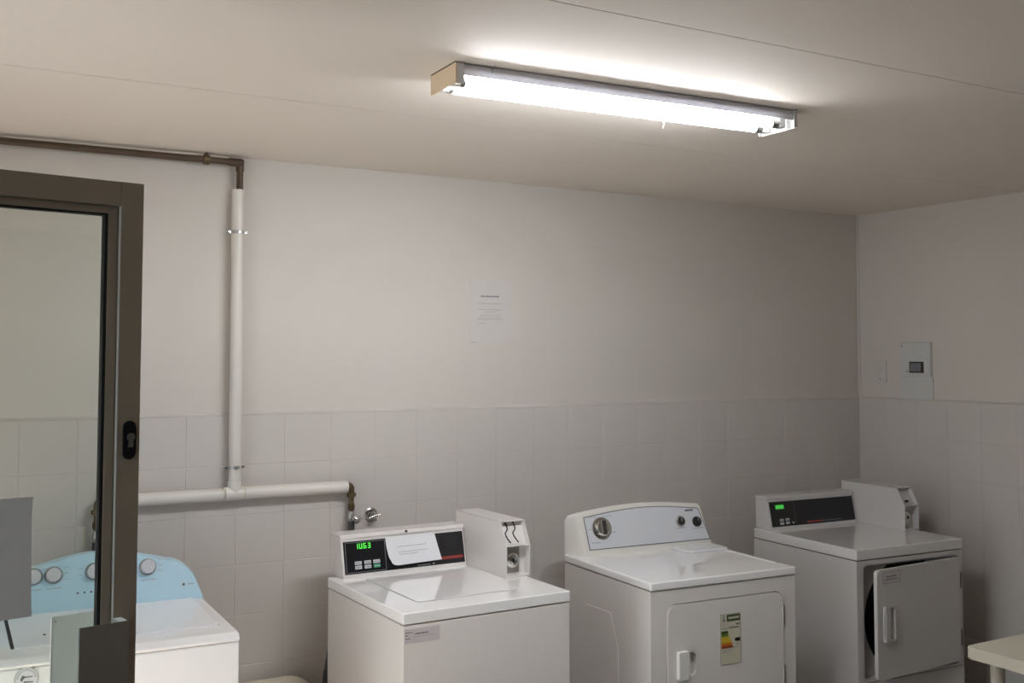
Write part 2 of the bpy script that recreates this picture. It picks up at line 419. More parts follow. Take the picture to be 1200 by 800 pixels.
for z in (2.299, 1.356):
    mb = MB(); mb.cyl((.004, PY-.002, z-.006), (.004, PY-.002, z+.006), .027, M['steel'], 24)
    for s_ in (-1, 1):
        mb.box(.004+s_*.024 if s_ > 0 else .004-.040, .004+.040 if s_ > 0 else .004-.024, PY-.004, PY+.002, z-.006, z+.006, M['steel'], .001)
        mb.cyl((.004+s_*.034, PY-.008, z), (.004+s_*.034, 0, z), .003, M['chrome'], 10)
    mb.build('pipe_bracket', W)
for xe, sg in ((.482, 1), (-.492, -1)):
    y = PY-.004
    mb = MB()
    arc = [(xe+sg*(.004+.016*math.sin(t)), y, HZ-.016*(1-math.cos(t))+.004) for t in [PI/2*i/6 for i in range(7)]]
    mb.tube([(xe-sg*.004, y, HZ+.004)]+arc+[(xe+sg*.02, y, HZ-.05)], .0125, M['brass'], 16)
    x = xe+sg*.020
    mb.lathe([(.011, 0), (.020, .003), (.0215, .010), (.020, .018), (.011, .021)], (x, y, HZ-.047), (0, 0, 1), M['brass'], 8)
    mb.cyl((x, y, HZ-.045), (x, y, HZ-.105), .0105, M['brass'], 18)
    mb.lathe([(.011, 0), (.0155, .003), (.0155, .025), (.011, .03)], (x, y, HZ-.100), (0, 0, 1), M['brass'], 6)
    tp = mb.build('elbow', W)
    mb = MB(); mb.lathe([(.010, 0), (.016, .008), (.0175, .02), (.014, .034), (.011, .044)], (x, y, HZ-.150), (0, 0, 1), M['steel'], 20)
    mb.cyl((x, y, HZ-.185), (x, y, HZ-.148), .0145, M['hose'], 18); mb.cyl((x, y, HZ-.235), (x, y, HZ-.185), .012, M['hose'], 18)
    tp = mb.build('stop_tap', W)
    mb = MB(); mb.cyl((x, y, HZ-.136), (x+.012, y-.03, HZ-.138), .008, M['chrome'], 16)
    mb.lathe([(.006, 0), (.016, .002), (.018, .007), (.012, .013), (0, .015)], (x+.011, y-.028, HZ-.138), (.4, -1, 0), M['chrome'], 20)
    mb.cyl((x+.016, y-.038, HZ-.136), (x+.05, y-.03, HZ-.130), .003, M['steel'], 10); mb.build('tap_handle', tp)

wv = thing('wall_valve', 'round chrome valve flange on the tiles above the coin washer', 'valve', (-3.014, -.007, 1.119))
mb = MB(); mb.lathe([(.031, 0), (.031, .004), (.026, .008), (.014, .009)], (0, 0, 0), (0, -1, 0), M['chrome'], 32); mb.build('flange', wv)
mb = MB(); mb.cyl((0, -.012, 0), (0, -.05, 0), .010, M['chrome'], 18, bev=.002); mb.lathe([(.008, 0), (.017, .002), (.017, .009), (.008, .012)], (0, -.028, 0), (0, -1, 0), M['steel'], 6)
mb.build('spindle', wv)
mb = MB(); mb.cyl((-.024, -.047, -.006), (.024, -.047, .006), .0042, M['chrome'], 12); mb.cyl((.006, -.047, -.02), (-.006, -.047, .02), .0042, M['chrome'], 12); mb.build('cross_handle', wv)

# waste pipe low on the wall
dp = thing('waste_pipe', 'cream waste pipe low on the back wall between the washers', 'pipe', (-3.6, 0, 0))
mb = MB(); R_ = .054; zc = .457; yc = -.078
pts = [(-1.74, yc, zc), (.20, yc, zc)] + [(.20+.07*math.sin(t), yc, zc-.07*(1-math.cos(t))) for t in [PI/2*i/8 for i in range(1, 9)]] + [(.27, yc, .012)]
mb.tube(pts, R_, M['pvcd'], 28); mb.build('pipe', dp)
mb = MB(); mb.cyl((.27, yc, .30), (.27, yc, .35), .060, M['pvcd'], 28, bev=.003); mb.build('collar', dp); mb = MB(); mb.cyl((.27, yc, 0), (.27, yc, .02), .060, M['pvcd'], 28, bev=.003); mb.build('collar', dp)

# ------------------------------------------------------------------ wall notice
mb = MB(); mb.box(0, .213, -.0022, -.0004, 0, .295, M['paperw'], .0003); Fw = lambda a, b, c: (a, c, b)
def wl(a0, a1, z, h, m): words(mb, Fw, a0, a1, z, h, M[m], -.0026, -.0021, .006, .02, .0025)
wl(.055, .155, .217, .006, 'line'); wl(.042, .168, .185, .0035, 'pline'); wl(.042, .165, .157, .0035, 'pline')
wl(.075, .135, .146, .003, 'pline'); wl(.050, .160, .131, .003, 'pline'); wl(.036, .165, .119, .003, 'pline'); wl(.036, .165, .111, .003, 'pline'); wl(.036, .080, .093, .0035, 'pline')
mb.box(.004, .036, -.003, -.002, .006, .010, M['pline']); sheet_thing(mb, 'wall_notice', 'white A4 notice with a few printed lines on the plain back wall', 'notice', (-2.53, 0, 1.855))

# ------------------------------------------------------------------ right wall: board and switch  (s = -y)
db = thing('distribution_board', 'grey metal distribution board on the right wall above the tiles', 'fuse box', (0, -.305, 1.567))
Fr = lambda a, b, c: (-c, -a, b)          # a along the wall, b up, c out of the wall
mb = MB(); mb.box(.008, .200, .124, .309, 0, .016, M['boxg'], .003, Fr); mb.build('case', db)
mb = MB(); mb.holed(rrect(.011, .197, .127, .306, .003, 2), rect(.062, .158, .143, .204), .0165, .019, M['boxg'], Fr); mb.build('cover_plate', db)
mb = MB(); mb.box(.062, .158, .143, .204, .0162, .0168, M['dark'], 0, Fr)
for i in range(4): mb.box(.066+i*.018, .083+i*.018, .151, .196, .0168, .018, M['line'], .0006, Fr)
mb.box(.070, .140, .168, .182, .018, .0195, M['line'], .0006, Fr); mb.build('breaker', db)
for a, b in ((.016, .288), (.050, .150)):
    mb = MB(); mb.cyl(Fr(a, b, .018), Fr(a, b, .021), .004, M['line'], 12); mb.build('screw', db)
mb = MB(); mb.box(0, .205, 0, .124, 0, .009, M['boxg'], .002, Fr); mb.build('lower_cover', db)
sw = thing('light_switch', 'small painted over switch plate on the right wall near the corner', 'switch', (0, -.117, 1.655))
mb = MB(); mb.box(0, .085, 0, .118, 0, .008, M['paint'], .003, Fr); mb.build('plate', sw)
mb = MB(); mb.box(.030, .055, .056, .098, .008, .012, M['paint'], .002, Fr); mb.build('rocker', sw)
for b in (.018, .104):
    mb = MB(); mb.cyl(Fr(.0425, b, .0075), Fr(.0425, b, .0095), .004, M['line' if b < .05 else 'paint'], 12); mb.build('screw', sw)

# ------------------------------------------------------------------ laundry machines
def feet(root, w, d, m='dark'):
    for x in (.05, w-.05):
        for y in (.05, d-.06):
            mb = MB(); mb.cyl((x, y, 0), (x, y, .012), .022, M[m], 16, bev=.002); mb.cyl((x, y, .012), (x, y, .05), .008, M['steel'], 10); mb.build('foot', root)

def slant(v0, z0, v1, z1):
    dv, dz = v1-v0, z1-z0; l = math.hypot(dv, dz); dv /= l; dz /= l
    return (lambda a, b, c: (a, v0+dv*b-dz*c, z0+dz*b+dv*c)), l

SEG = {'1': 'bc', 'U': 'bcdef', '6': 'acdefg', '3': 'abcdg', '0': 'abcdef'}
def seven(mb, f, s, a0, b0, w, h, pitch, m, c):
    t = h*.15
    for ch in s:
        for q in SEG[ch]:
            bx = {'a': (t*.5, w-t*.5, h-t, h), 'd': (t*.5, w-t*.5, 0, t), 'g': (t*.5, w-t*.5, h/2-t/2, h/2+t/2), 'b': (w-t, w, h/2, h), 'c': (w-t, w, 0, h/2), 'f': (0, t, h/2, h), 'e': (0, t, 0, h/2)}[q]
            mb.box(a0+bx[0], a0+bx[1], b0+bx[2], b0+bx[3], c, c+.0006, m, f=f)
        a0 += pitch

def hood(root, u0, u1, v0, vt, vb, z0, z1, m):
    """sloped control hood: body, a lipped lid"""
    mb = MB(); mb.prism([(v0, z0), (vb, z0), (vb, z1-.014), (vt, z1-.014)], u0, u1, m, FU, .003)
    c = mb.build('console', root)
    mb = MB(); mb.prism([(vt-.006, z1-.014), (vb+.003, z1-.014), (vb+.003, z1), (vt-.002, z1)], u0-.002, u1+.002, m, FU, .0025)
    mb.build('console_lid', root)
    return c

def coin_box(root, u0, u1, z, dz, vf, vt, vb, m, slots):
    """coin drop: two cheeks with a cut-off front corner, coin slots above, a lock recess below"""
    zt = z+dz; zm = z+.124
    prof = [(vf, z), (vb, z), (vb, zt), (vt, zt), (vf, zm)]
    mb = MB()
    for a, b in ((u0, u0+.004), (u1-.004, u1)): mb.prism(prof, a, b, m, FU, .0012)
    mb.box(u0, u1, vt, vb, zt-.004, zt, m, .0012)
    mb.prism([(vf+.040, z), (vb, z), (vb, zt-.003), (vt+.026, zt-.003), (vf+.026, zm+.002), (vf+.040, zm-.003)], u0+.003, u1-.003, m, FU)
    mb.box(u0+.003, u1-.003, vf+.001, vf+.045, zm-.003, zm+.001, m, .0008); mb.box(u0+.003, u1-.003, vf+.001, vf+.045, z, z+.008, m, .0008)
    cb = mb.build('coin_box', root)
    w = u1-u0
    if slots:
        for i, fr in enumerate((.30, .62)):
            mb = MB(); fs, l = slant(vf+.026, zm+.002, vt+.026, zt-.003)
            pts = [(.0, .97), (.01, .80), (.015, .66), (-.01, .56), (-.045, .48), (-.04, .34), (-.015, .18), (.015, .05)]
            pts = [fs(u0+w*fr+a*.26, l*b, .0006) for a, b in pts]
            mb.tube(pts, .0028, M['dark'], 8); mb.build('coin_slot', cb)
    else:
        mb = MB(); mb.cyl((u0+w*.42, vf+.033, zm+.018), (u0+w*.42, vf+.018, zm+.018), .006, M['dark'], 14); mb.build('reject_button', cb)
    mb = MB(); uc = u0+w*.42; zc = z+.062
    mb.box(u0+.006, u1-.030, vf+.0375, vf+.041, z+.012, zm-.008, M['steel'], .001)
    mb.lathe([(.029, 0), (.029, .008), (.024, .012), (.017, .013), (.016, .020), (.010, .021), (.0, .016)], (uc, vf+.038, zc), (0, -1, 0), M['chrome'], 28)
    mb.box(uc-.002, uc+.002, vf+.0145, vf+.0185, zc-.007, zc+.007, M['dark'])
    mb.build('lock', cb)
    return cb

# ---- coin operated top loading washer
w1 = thing('coin_washer', 'white coin operated top loading washer with a paper draped over its controls', 'washing machine', (-3.29, -.96, 0), 1.2)
w, d, z = .684, .685, .93
mb = MB(); mb.box(0, w, 0, d, .05, z-.042, M['ename'], .006); mb.box(.01, w-.01, .01, d-.01, z-.045, z-.035, M['dark']); mb.build('cabinet', w1)
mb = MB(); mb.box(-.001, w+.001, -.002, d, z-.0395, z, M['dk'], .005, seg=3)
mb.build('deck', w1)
mb = MB()
mb.prism(rrect(.112, .535, .118, .575, (.03, .03, .004, .004)), z, z+.0012, M['pline'], IDT)
mb.prism(rrect(.1145, .5325, .1205, .575, (.028, .028, .004, .004)), z, z+.003, M['dk'], IDT, .0015, 'hi')
mb.build('lid', w1)
c = hood(w1, .036, .585, .614, .650, .735, z, 1.096, M['ename'])
fs, l = slant(.614, z, .648, 1.08)
mb = MB(); mb.box(.045, .578, .016, .142, -.001, .0012, M['black'], .0006, fs)
mb.box(.428, .436, .022, .025, .0011, .0014, M['lgrey'], f=fs); words(mb, fs, .36, .42, .0215, .002, M['pline'], .0011, .0013)
pn = mb.build('control_panel', w1); tag(pn, 'black glossy control panel')
mb = MB(); q = .0007
for a0, a1, b0, b1 in ((.052, .222, .136, .137), (.052, .222, .021, .022), (.052, .053, .021, .137), (.221, .222, .021, .137)): mb.box(a0, a1, b0, b1, .0011, .0011+q, M['pline'], f=fs)
mb.build('keypad_outline', pn)
mb = MB(); seven(mb, fs, '1U63', .094, .111, .0125, .0205, .0178, M['digit'], .0012); mb.build('green_digits', pn)
for i, a in enumerate((.088, .128, .167)):
    for j, b in enumerate((.050, .033)):
        mb = MB(); mb.box(a, a+.029, b, b+.0135, .0005, .0028, M['green' if (i == 2 and j == 1) else 'lgrey'], .001, fs)
        words(mb, fs, a+.004, a+.025, b+.005, .003, M['line' if not (i == 2 and j == 1) else 'lgrey'], .0028, .003, .003, .008, .0015)
        mb.build('button', pn)
mb = MB(); mb.box(.466, .571, .035, .046, .0011, .0016, M['red'], f=fs); words(mb, fs, .470, .568, .0385, .004, M['pline'] if False else M['dark'], .0016, .0018, .003, .008, .0016); mb.build('red_stripe', pn)
mb = MB(); mb.lathe([(.005, 0), (.005, .004), (.003, .006), (0, .006)], (.318, .643, 1.09), (0, -1, .1), M['dark'], 14); mb.build('hood_screw', w1)
coin_box(w1, .5895, .7015, z, .2155, .302, .348, .722, M['ename'], True)
mb = MB(); mb.box(.004, .139, -.0012, .001, .8275, .8755, M['label'], .0004)
for zz, a1 in ((.862, .035), (.853, .02), (.842, .03)): words(mb, FV, .008, a1, zz, .003, M['line'], -.0016, -.0011, .004, .01)
words(mb, FV, .045, .095, .855, .005, M['line'], -.0016, -.0011, .004, .01); words(mb, FV, .04, .12, .846, .003, M['pline'], -.0016, -.0011, .004, .01)
tag(mb.build('sticker', w1), 'greyish printed sticker at the upper left of the front')
mb = MB(); pts = []
for t in range(13):
    k = t/12; pts.append((.03-.055*k**1.5-.01*math.sin(PI*k), d+.012+.03*math.sin(PI*k*.9), .74-.62*k))
mb.tube(pts, .012, M['hose'], 14); mb.tube([(.03, d-.01, .74), (.03, d+.013, .74)], .015, M['hose'], 14); mb.build('drain_hose', w1)
mb = MB(); mb.tube([(.012, d+.02, .58), (-.003, d+.02, .565), (-.007, d+.02, .53), (-.002, d+.02, .50), (.02, d+.02, .45)], .004, M['hose'], 10); mb.build('power_cord', w1)
feet(w1, w, d)

# paper draped over the controls of that washer
mb = MB(); bm = bmesh.new(); NA, NB = 18, 14; g = []
for j in range(NB+1):
    b = j/NB
    row = []
    for i in range(NA+1):
        a = i/NA
        left = .226 + .006*(1-b)**2; right = .447 + .022*(1-b)
        # bottom outline: rounded lower left corner
        bot = .030 + .006*a
        if a < .16: bot += .035*(1-math.sqrt(max(0, 1-(1-a/.16)**2)))
        s = bot + (.146-bot)*b
        cu = .0022 + .010*(1-b)**2*(1-.6*a) + .004*math.sin(PI*a)*(1-b)
        row.append(bm.verts.new(fs(left+(right-left)*a, s, cu)))
    g.append(row)
for j in range(NB):
    for i in range(NA): bm.faces.new((g[j][i], g[j][i+1], g[j+1][i+1], g[j+1][i]))
bmesh.ops.solidify(bm, geom=bm.faces[:], thickness=.0005)
mb.add(bm, M['paper'])
def onp(a, b, c):                                   # a, b in sheet fractions
    left = .226 + .006*(1-b)**2; right = .447 + .022*(1-b); bot = .030+.006*a
    cu = .0022 + .010*(1-b)**2*(1-.6*a) + .004*math.sin(PI*a)*(1-b)
    return fs(left+(right-left)*a, bot+(.146-bot)*b, cu+.0004+c)
for b, a0, a1 in ((.62, .2, .78), (.43, .22, .80), (.35, .22, .62)):
    words(mb, onp, a0, a1, b, .022, M['pline'], .0001, .0006, .03, .09, .012)
sheet_thing(mb, 'paper_sheet', 'white paper sheet with a curled corner hanging on the coin washer controls', 'notice', (-3.29, -.96, 0), 1.2, 60)

# ---- tumble dryer with the energy label
dr = thing('tumble_dryer', 'white front loading tumble dryer with an energy label on its door', 'dryer', (-2.222, -.933, 0), -3.0)
w, d, z = .733, .672, .915
mb = MB(); ou = rect(.0, w, .05, z-.036); inn = rrect(.0735, .6665, .353, .8225, .045)
mb.holed(ou, inn, 0, .03, M['ename'], FV)
mb.box(0, w, .03, d, .05, z-.036, M['ename'], .004); mb.box(.01, w-.01, .012, d-.01, z-.038, z-.030, M['dark'])
# pressed panel in each side sheet
emb = [(.08, .12), (.232, .12), (.232, .60), (.29, .740), (.48, .737), (.55, .70), (.60, .6), (.60, .12)]
mb.prism(emb, -.0022, .003, M['ename'], FU, .002, 'lo'); mb.prism(emb, w-.003, w+.0022, M['ename'], FU, .002, 'hi')
mb.box(.075, .665, .0265, .0305, .355, .82, M['dark'])
mb.build('cabinet', dr)
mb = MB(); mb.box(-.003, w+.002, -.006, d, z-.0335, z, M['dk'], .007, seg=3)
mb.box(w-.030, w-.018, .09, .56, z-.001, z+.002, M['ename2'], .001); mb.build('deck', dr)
dro = rrect(.0775, .6625, .357, .8185, .042)
mb = MB(); sc_in = rrect(.163, .214, .532, .627, (.018, .024, .024, .018))
mb.holed(dro, sc_in, -.006, .012, M['ename'], FV)
mb.prism(rrect(.0775, .6625, .357, .8185, .042), .012, .0262, M['ename'], FV)
dd = mb.build('door', dr)
mb = MB(); mb.prism(rrect(.118, .1665, .528, .636, .004), -.026, -.005, M['cream'], FV, .003, 'lo'); o = mb.build('handle', dd)
mb = MB(); F2 = lambda a, b, c: (a, c, b)
mb.box(.333, .437, .556, .757, -.0072, -.0058, M['labelc'], .0003)  # energy label card (u, v, z set below)
mb.bm.free(); mb = MB()
mb.box(.333, .437, .556, .757, -.0072, -.0058, M['labelc'], .0003, FV)
def eb(a0, a1, b0, b1, m, c=-.0077): mb.box(a0, a1, b0, b1, c, -.0071, M[m], f=FV)
for a0, a1, b0, b1 in ((.333, .4342, .7555, .757), (.333, .437, .556, .5575), (.333, .3345, .556, .757), (.4355, .437, .556, .757)): eb(a0, a1, b0, b1, 'line')
eb(.366, .433, .727, .753, 'lgreen'); words(mb, FV, .374, .430, .736, .009, M['labelc'], -.008, -.0076, .005, .009, .0015)
eb(.345, .357, .729, .735, 'line'); eb(.345, .357, .737, .750, 'pline'); eb(.336, .433, .699, .7003, 'line'); eb(.412, .430, .711, .716, 'line'); words(mb, FV, .38, .43, .701, .003, M['line'], -.0076, -.0072)
def arrow(y1, ln, m):
    mb.prism([(.338, y1-.0115), (.338+ln-.006, y1-.0115), (.338+ln, y1-.0058), (.338+ln-.006, y1), (.338, y1)], -.0077, -.0071, M[m], FV)
arrow(.690, .036, 'lgreen'); arrow(.679, .038, 'lg2'); arrow(.667, .044, 'ly'); arrow(.655, .050, 'ly'); arrow(.6435, .057, 'lo'); arrow(.632, .060, 'lr')
mb.prism([(.404, .651), (.411, .658), (.433, .658), (.433, .644), (.411, .644)], -.0077, -.0071, M['black'], FV)
eb(.412, .428, .629, .636, 'pline'); eb(.336, .433, .621, .6222, 'line'); words(mb, FV, .342, .40, .612, .004, M['pline'], -.0076, -.0072); words(mb, FV, .342, .38, .604, .003, M['pline'], -.0076, -.0072)
tag(mb.build('energy_label', dd), 'cream energy label with green to red rating bars')
for z0 in (.681, .438):
    mb = MB(); mb.cyl((.6655, -.004, z0), (.6655, -.004, z0+.078), .0055, M['steel'], 14); mb.box(.6655, .675, -.0025, .001, z0+.004, z0+.074, M['steel'], .001); mb.build('hinge', dr)
# arched control console with bevelled cream ends
def arch(t, zb, zl, zm, zr):
    return zl + (zr-zl)*t + (zm-(zl+zr)/2)*math.sin(PI*t)
def console_loft(root, levels, m, n=26):
    """levels: (v_bottom, v_top, u0b, u0t, u1b, u1t, zb, zl, zm, zr, rc) sections from back to front"""
    bm = bmesh.new(); R = []
    for (vb, vt, u0b, u0t, u1b, u1t, zb, zl, zm, zr, rc) in levels:
        loop = []
        def P(u_frac, z):
            k = (z-zb)/(zm-zb); a0 = u0b+(u0t-u0b)*k; a1 = u1b+(u1t-u1b)*k
            return (a0+(a1-a0)*u_frac, vb+(vt-vb)*k, z)
        loop.append(P(0, zb))
        for i in range(1, 4): loop.append(P(0, zb+(zl-rc-zb)*i/3))
        for i in range(1, 6):
            t = PI/2*i/6; loop.append(P(rc*(1-math.cos(t))/(u1t-u0t), zl-rc+rc*math.sin(t)))
        f0 = rc/(u1t-u0t)
        for i in range(n+1):
            q = f0+(1-2*f0)*i/n; loop.append(P(q, arch((q-f0)/(1-2*f0), zb, zl, zm, zr)))
        for i in range(5, 0, -1):
            t = PI/2*i/6; loop.append(P(1-rc*(1-math.cos(t))/(u1t-u0t), zr-rc+rc*math.sin(t)))
        for i in range(3, 0, -1): loop.append(P(1, zb+(zr-rc-zb)*i/3))
        loop.append(P(1, zb))
        R.append([bm.verts.new(p) for p in loop])
    for A, B in zip(R, R[1:]):
        for i in range(len(A)): bm.faces.new((A[i], A[(i+1) % len(A)], B[(i+1) % len(B)], B[i]))
    bm.faces.new(R[0][::-1]); bm.faces.new(R[-1])
    mb = MB(); mb.add(bm, m); return mb
z0 = z
mb = console_loft(dr, [(.672, .672, 0, .0, .735, .735, z0, 1.075, 1.10, 1.078, .02),
                       (.660, .668, .004, .004, .735, .733, z0, 1.088, 1.112, 1.090, .02),
                       (.600, .655, .030, .026, .737, .722, z0, 1.098, 1.123, 1.100, .018),
                       (.580, .640, .048, .044, .740, .712, z0, 1.096, 1.122, 1.098, .016),
                       (.571, .632, .060, .056, .741, .704, z0, 1.091, 1.116, 1.093, .014)], M['cream'])
mb.build('console', dr, 50)
fd, l = slant(.571, z0, .632, 1.116)
def face_poly(u0b, u0t, u1b, u1t, b0, bl, bm_, br, r=.012, n=20):
    pts = [(u0b, b0), (u1b, b0)]
    H = bm_
    for i in range(n+1):
        q = 1-i/n; b = bl+(br-bl)*q+(bm_-(bl+br)/2)*math.sin(PI*q); k = b/H
        pts.append((u0t+(u1t-u0t)*q, b))
    return pts
mb = MB(); mb.prism(face_poly(.074, .066, .738, .698, .026, .173, .200, .176), .0, .0016, M['line'], fd)
mb.build('facia_border', dr)
mb = MB(); mb.prism(face_poly(.078, .070, .733, .694, .030, .169, .196, .172), .001, .0028, M['facia'], fd)
words(mb, fd, .092, .135, .168, .003, M['pline'], .0027, .0032); words(mb, fd, .17, .215, .168, .003, M['pline'], .0027, .0032)
words(mb, fd, .085, .10, .115, .003, M['pline'], .0027, .0032); words(mb, fd, .20, .225, .095, .003, M['pline'], .0027, .0032); words(mb, fd, .09, .14, .055, .004, M['pline'], .0027, .0032)
words(mb, fd, .555, .61, .088, .004, M['pline'], .0027, .0032); words(mb, fd, .65, .71, .080, .004, M['pline'], .0027, .0032); words(mb, fd, .62, .672, .163, .009, M['line'], .0027, .0032, .006, .012, .001)
fa = mb.build('facia', dr)
tag(fa, 'pale grey arched facia')
def knob(root, f, a, b, r, ring, cap, big=False):
    o = Vector(f(a, b, .0025)); ax = Vector(f(a, b, 1)) - Vector(f(a, b, 0))
    mb = MB(); mb.lathe([(r, 0), (r*1.02, .003), (r*.98, .008), (r*.80, .010), (r*.74, .007), (0, .007)], o, ax, ring, 32); k = mb.build('knob', root)
    mb = MB()
    if big:
        mb.lathe([(r*.72, .007), (r*.70, .020), (r*.62, .024), (0, .024)], o, ax, cap, 30); mb.box(a-r*.14, a+r*.20, b-r*.62, b+r*.62, .024, .034, M['dark'], .002, f)
        mb.box(a-r*.30, a-r*.16, b-r*.58, b+r*.58, .024, .034, cap, .002, f)
    else:
        mb.lathe([(r*.72, .007), (r*.66, .016), (r*.5, .018), (0, .018)], o, ax, cap, 24); mb.box(a-r*.1, a+r*.1, b-r*.1, b+r*.62, .0175, .0205, M['lgrey'], .0006, f)
    mb.build('knob_cap', k); return k
knob(dr, fd, .150, .118, .050, M['chrome'], M['chrome'], True)
knob(dr, fd, .582, .120, .0245, M['steel'], M['dark']); knob(dr, fd, .675, .112, .0235, M['dark'], M['dark'])
mb = MB(); mb.prism(rrect(.497, .728, .430, .568, (.035, .006, .006, .006)), z, z+.0015, M['pline']); mb.prism(rrect(.501, .726, .434, .568, (.033, .005, .005, .005)), z, z+.011, M['ename2'], IDT, .004, 'hi')
mb.build('lint_lid', dr)
mb = MB(); mb.prism([(.573, z), (.582, z+.026), (.60, z+.026), (.60, z)], .06, .742, M['facia'], FU, .002); mb.build('console_foot', dr)
feet(dr, w, d)

# ---- coin operated dryer with its door ajar
d2 = thing('coin_dryer', 'grey white coin operated dryer in the corner with its door ajar', 'dryer', (-1.041, -.902, 0), -2.6)
w, d, z = .685, .694, .93
mb = MB(); inn = rrect(.040, .656, .348, .857, .022)
mb.holed(rect(0, w, .05, z-.0515), inn, 0, .012, M['enamg'], FV)
mb.holed(rrect(.036, .660, .344, .854, .022), circ(.352, .60, .268, 40), .040, .046, M['enamg'], FV)
sid = rect(.012, d, .05, z-.0515)
mb.prism(sid, 0, .012, M['enamg'], FU); mb.prism(sid, w-.012, w, M['enamg'], FU)
mb.box(.012, w-.012, d-.012, d, .05, z-.0515, M['enamg']); mb.box(.012, w-.012, .012, d-.012, .05, .07, M['enamg'])
for a0, a1, b0, b1 in ((.028, .040, .346, .852), (.656, .668, .346, .852)): mb.box(a0, a1, .012, .042, b0, b1, M['enamg'])
mb.box(.03, .666, .012, .042, .336, .348, M['enamg']); mb.box(.03, .666, .012, .042, .850, .862, M['enamg'])
mb.box(.01, w-.01, .01, d-.01, z-.0535, z-.046, M['dark'])
mb.box(0.002, w-.002, -.0006, .0, .334, .3362, M['dark'])
mb.build('cabinet', d2)
mb = MB(); mb.lathe([(.268, 0), (.262, .03), (.262, .55), (0, .55), (0, .545), (.258, .545), (.258, .0)], (.352, .0465, .60), (0, 1, 0), M['drum'], 40)
for a in range(3):
    t = a*2*PI/3+.4; mb.cyl((.352+.24*math.cos(t), .10, .60+.24*math.sin(t)), (.352+.24*math.cos(t), .55, .60+.24*math.sin(t)), .022, M['drum'], 12)
mb.build('drum', d2)
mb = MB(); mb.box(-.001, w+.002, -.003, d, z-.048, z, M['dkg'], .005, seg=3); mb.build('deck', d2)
hood(d2, .018, .602, .584, .618, .70, z, 1.094, M['enamg'])
fs2, l = slant(.584, z, .616, 1.078)
mb = MB(); mb.box(.029, .591, .016, .140, -.001, .0012, M['black'], .0006, fs2)
mb.box(.185, .186, .024, .136, .0011, .0017, M['line'], f=fs2); mb.prism([(.160, .034), (.176, .034), (.168, .024)], .0011, .0017, M['pline'], fs2)
mb.box(.262, .362, .0245, .031, .0011, .0016, M['red'], f=fs2); words(mb, fs2, .364, .49, .0265, .003, M['line'], .0011, .0016)
p2 = mb.build('control_panel', d2); tag(p2, 'black glossy control panel')
mb = MB(); mb.box(.066, .120, .103, .123, .0011, .0017, M['digitb'], f=fs2)
mb.build('green_display', p2)
for i, (a, b) in enumerate(((.082, .042), (.120, .043), (.082, .025), (.120, .026))):
    mb = MB(); mb.box(a, a+.024, b, b+.011, .0005, .0026, M['lgrey'], .001, fs2); words(mb, fs2, a+.003, a+.021, b+.004, .003, M['line'], .0026, .0028, .003, .008, .0015); mb.build('button', p2)
coin_box(d2, .612, .7115, z, .208, .277, .326, .705, M['enamg'], False)
# leaf, hinged on the right and standing about six degrees open
hg = math.radians(5.6); hu, hv = .656, -.001
FL_ = lambda a, b, c: (hu-a*math.cos(hg)-c*math.sin(hg), hv-a*math.sin(hg)+c*math.cos(hg), b)   # a from the hinge, c inward
mb = MB(); mb.prism(rrect(.006, .612, .362, .846, (.006, .02, .02, .006)), -.012, .006, M['enamg'], FL_, .005, 'lo')
mb.prism(rrect(.03, .585, .385, .825, .03), .006, .012, M['enamg'], FL_)
lf = mb.build('door', d2)
mb = MB()
mb.holed(rrect(.498, .572, .528, .684, .006), rrect(.506, .540, .536, .676, .006), -.026, -.0115, M['enamg'], FL_)
mb.box(.539, .572, .528, .684, -.027, -.0115, M['enamg'], .004, FL_)
tag(mb.build('handle', lf), 'raised rectangular door pull')
mb = MB(); mb.box(.453, .575, .785, .833, -.0126, -.0118, M['label'], f=FL_); 
for a0, a1, b0, b1 in ((.453, .575, .785, .7865), (.453, .575, .8315, .833), (.453, .4545, .785, .833), (.5735, .575, .785, .833)): mb.box(a0, a1, b0, b1, -.013, -.0125, M['line'], f=FL_)
words(mb, FL_, .475, .55, .811, .005, M['line'], -.013, -.0125); words(mb, FL_, .47, .56, .799, .004, M['line'], -.013, -.0125)
tag(mb.build('sticker', lf), 'greyish printed sticker in the upper left corner of the door')
for z_ in (.70, .43):
    mb = MB(); mb.cyl((hu+.006, -.006, z_), (hu+.006, -.006, z_+.075), .006, M['line'], 14); mb.box(hu+.004, hu+.018, -.004, .001, z_+.004, z_+.071, M['line'], .001); mb.build('hinge', d2)
feet(d2, w, d)

# ---- washer with pale blue console, behind the glass door
bw = thing('top_load_washer', 'white top loading washer with a pale blue control console behind the glass door', 'washing machine', (-4.53, -.86, 0), -2.0)
w, d, z = .705, .66, .92
mb = MB(); mb.box(0, w, 0, d, .05, z-.028, M['ename2'], .007); mb.box(.01, w-.01, .01, d-.01, z-.03, z-.022, M['dark']); mb.build('cabinet', bw)
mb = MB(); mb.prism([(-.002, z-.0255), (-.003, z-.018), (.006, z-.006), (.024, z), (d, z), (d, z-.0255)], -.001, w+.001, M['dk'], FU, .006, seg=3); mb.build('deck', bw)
mb = MB(); mb.prism(rrect(.048, .058, .122, .525, .004), z-.001, z+.0012, M['dark']); mb.prism(rrect(.664, .668, .115, .535, .002), z-.001, z+.001, M['pline'])
mb.prism(rrect(.058, .664, .116, .545, (.012, .012, .004, .004)), z-.001, z+.005, M['ename2'], IDT, .003, 'hi')
mb.cyl((.150, .235, z+.005), (.150, .235, z+.008), .004, M['dark'], 12)
ld = mb.build('lid', bw)
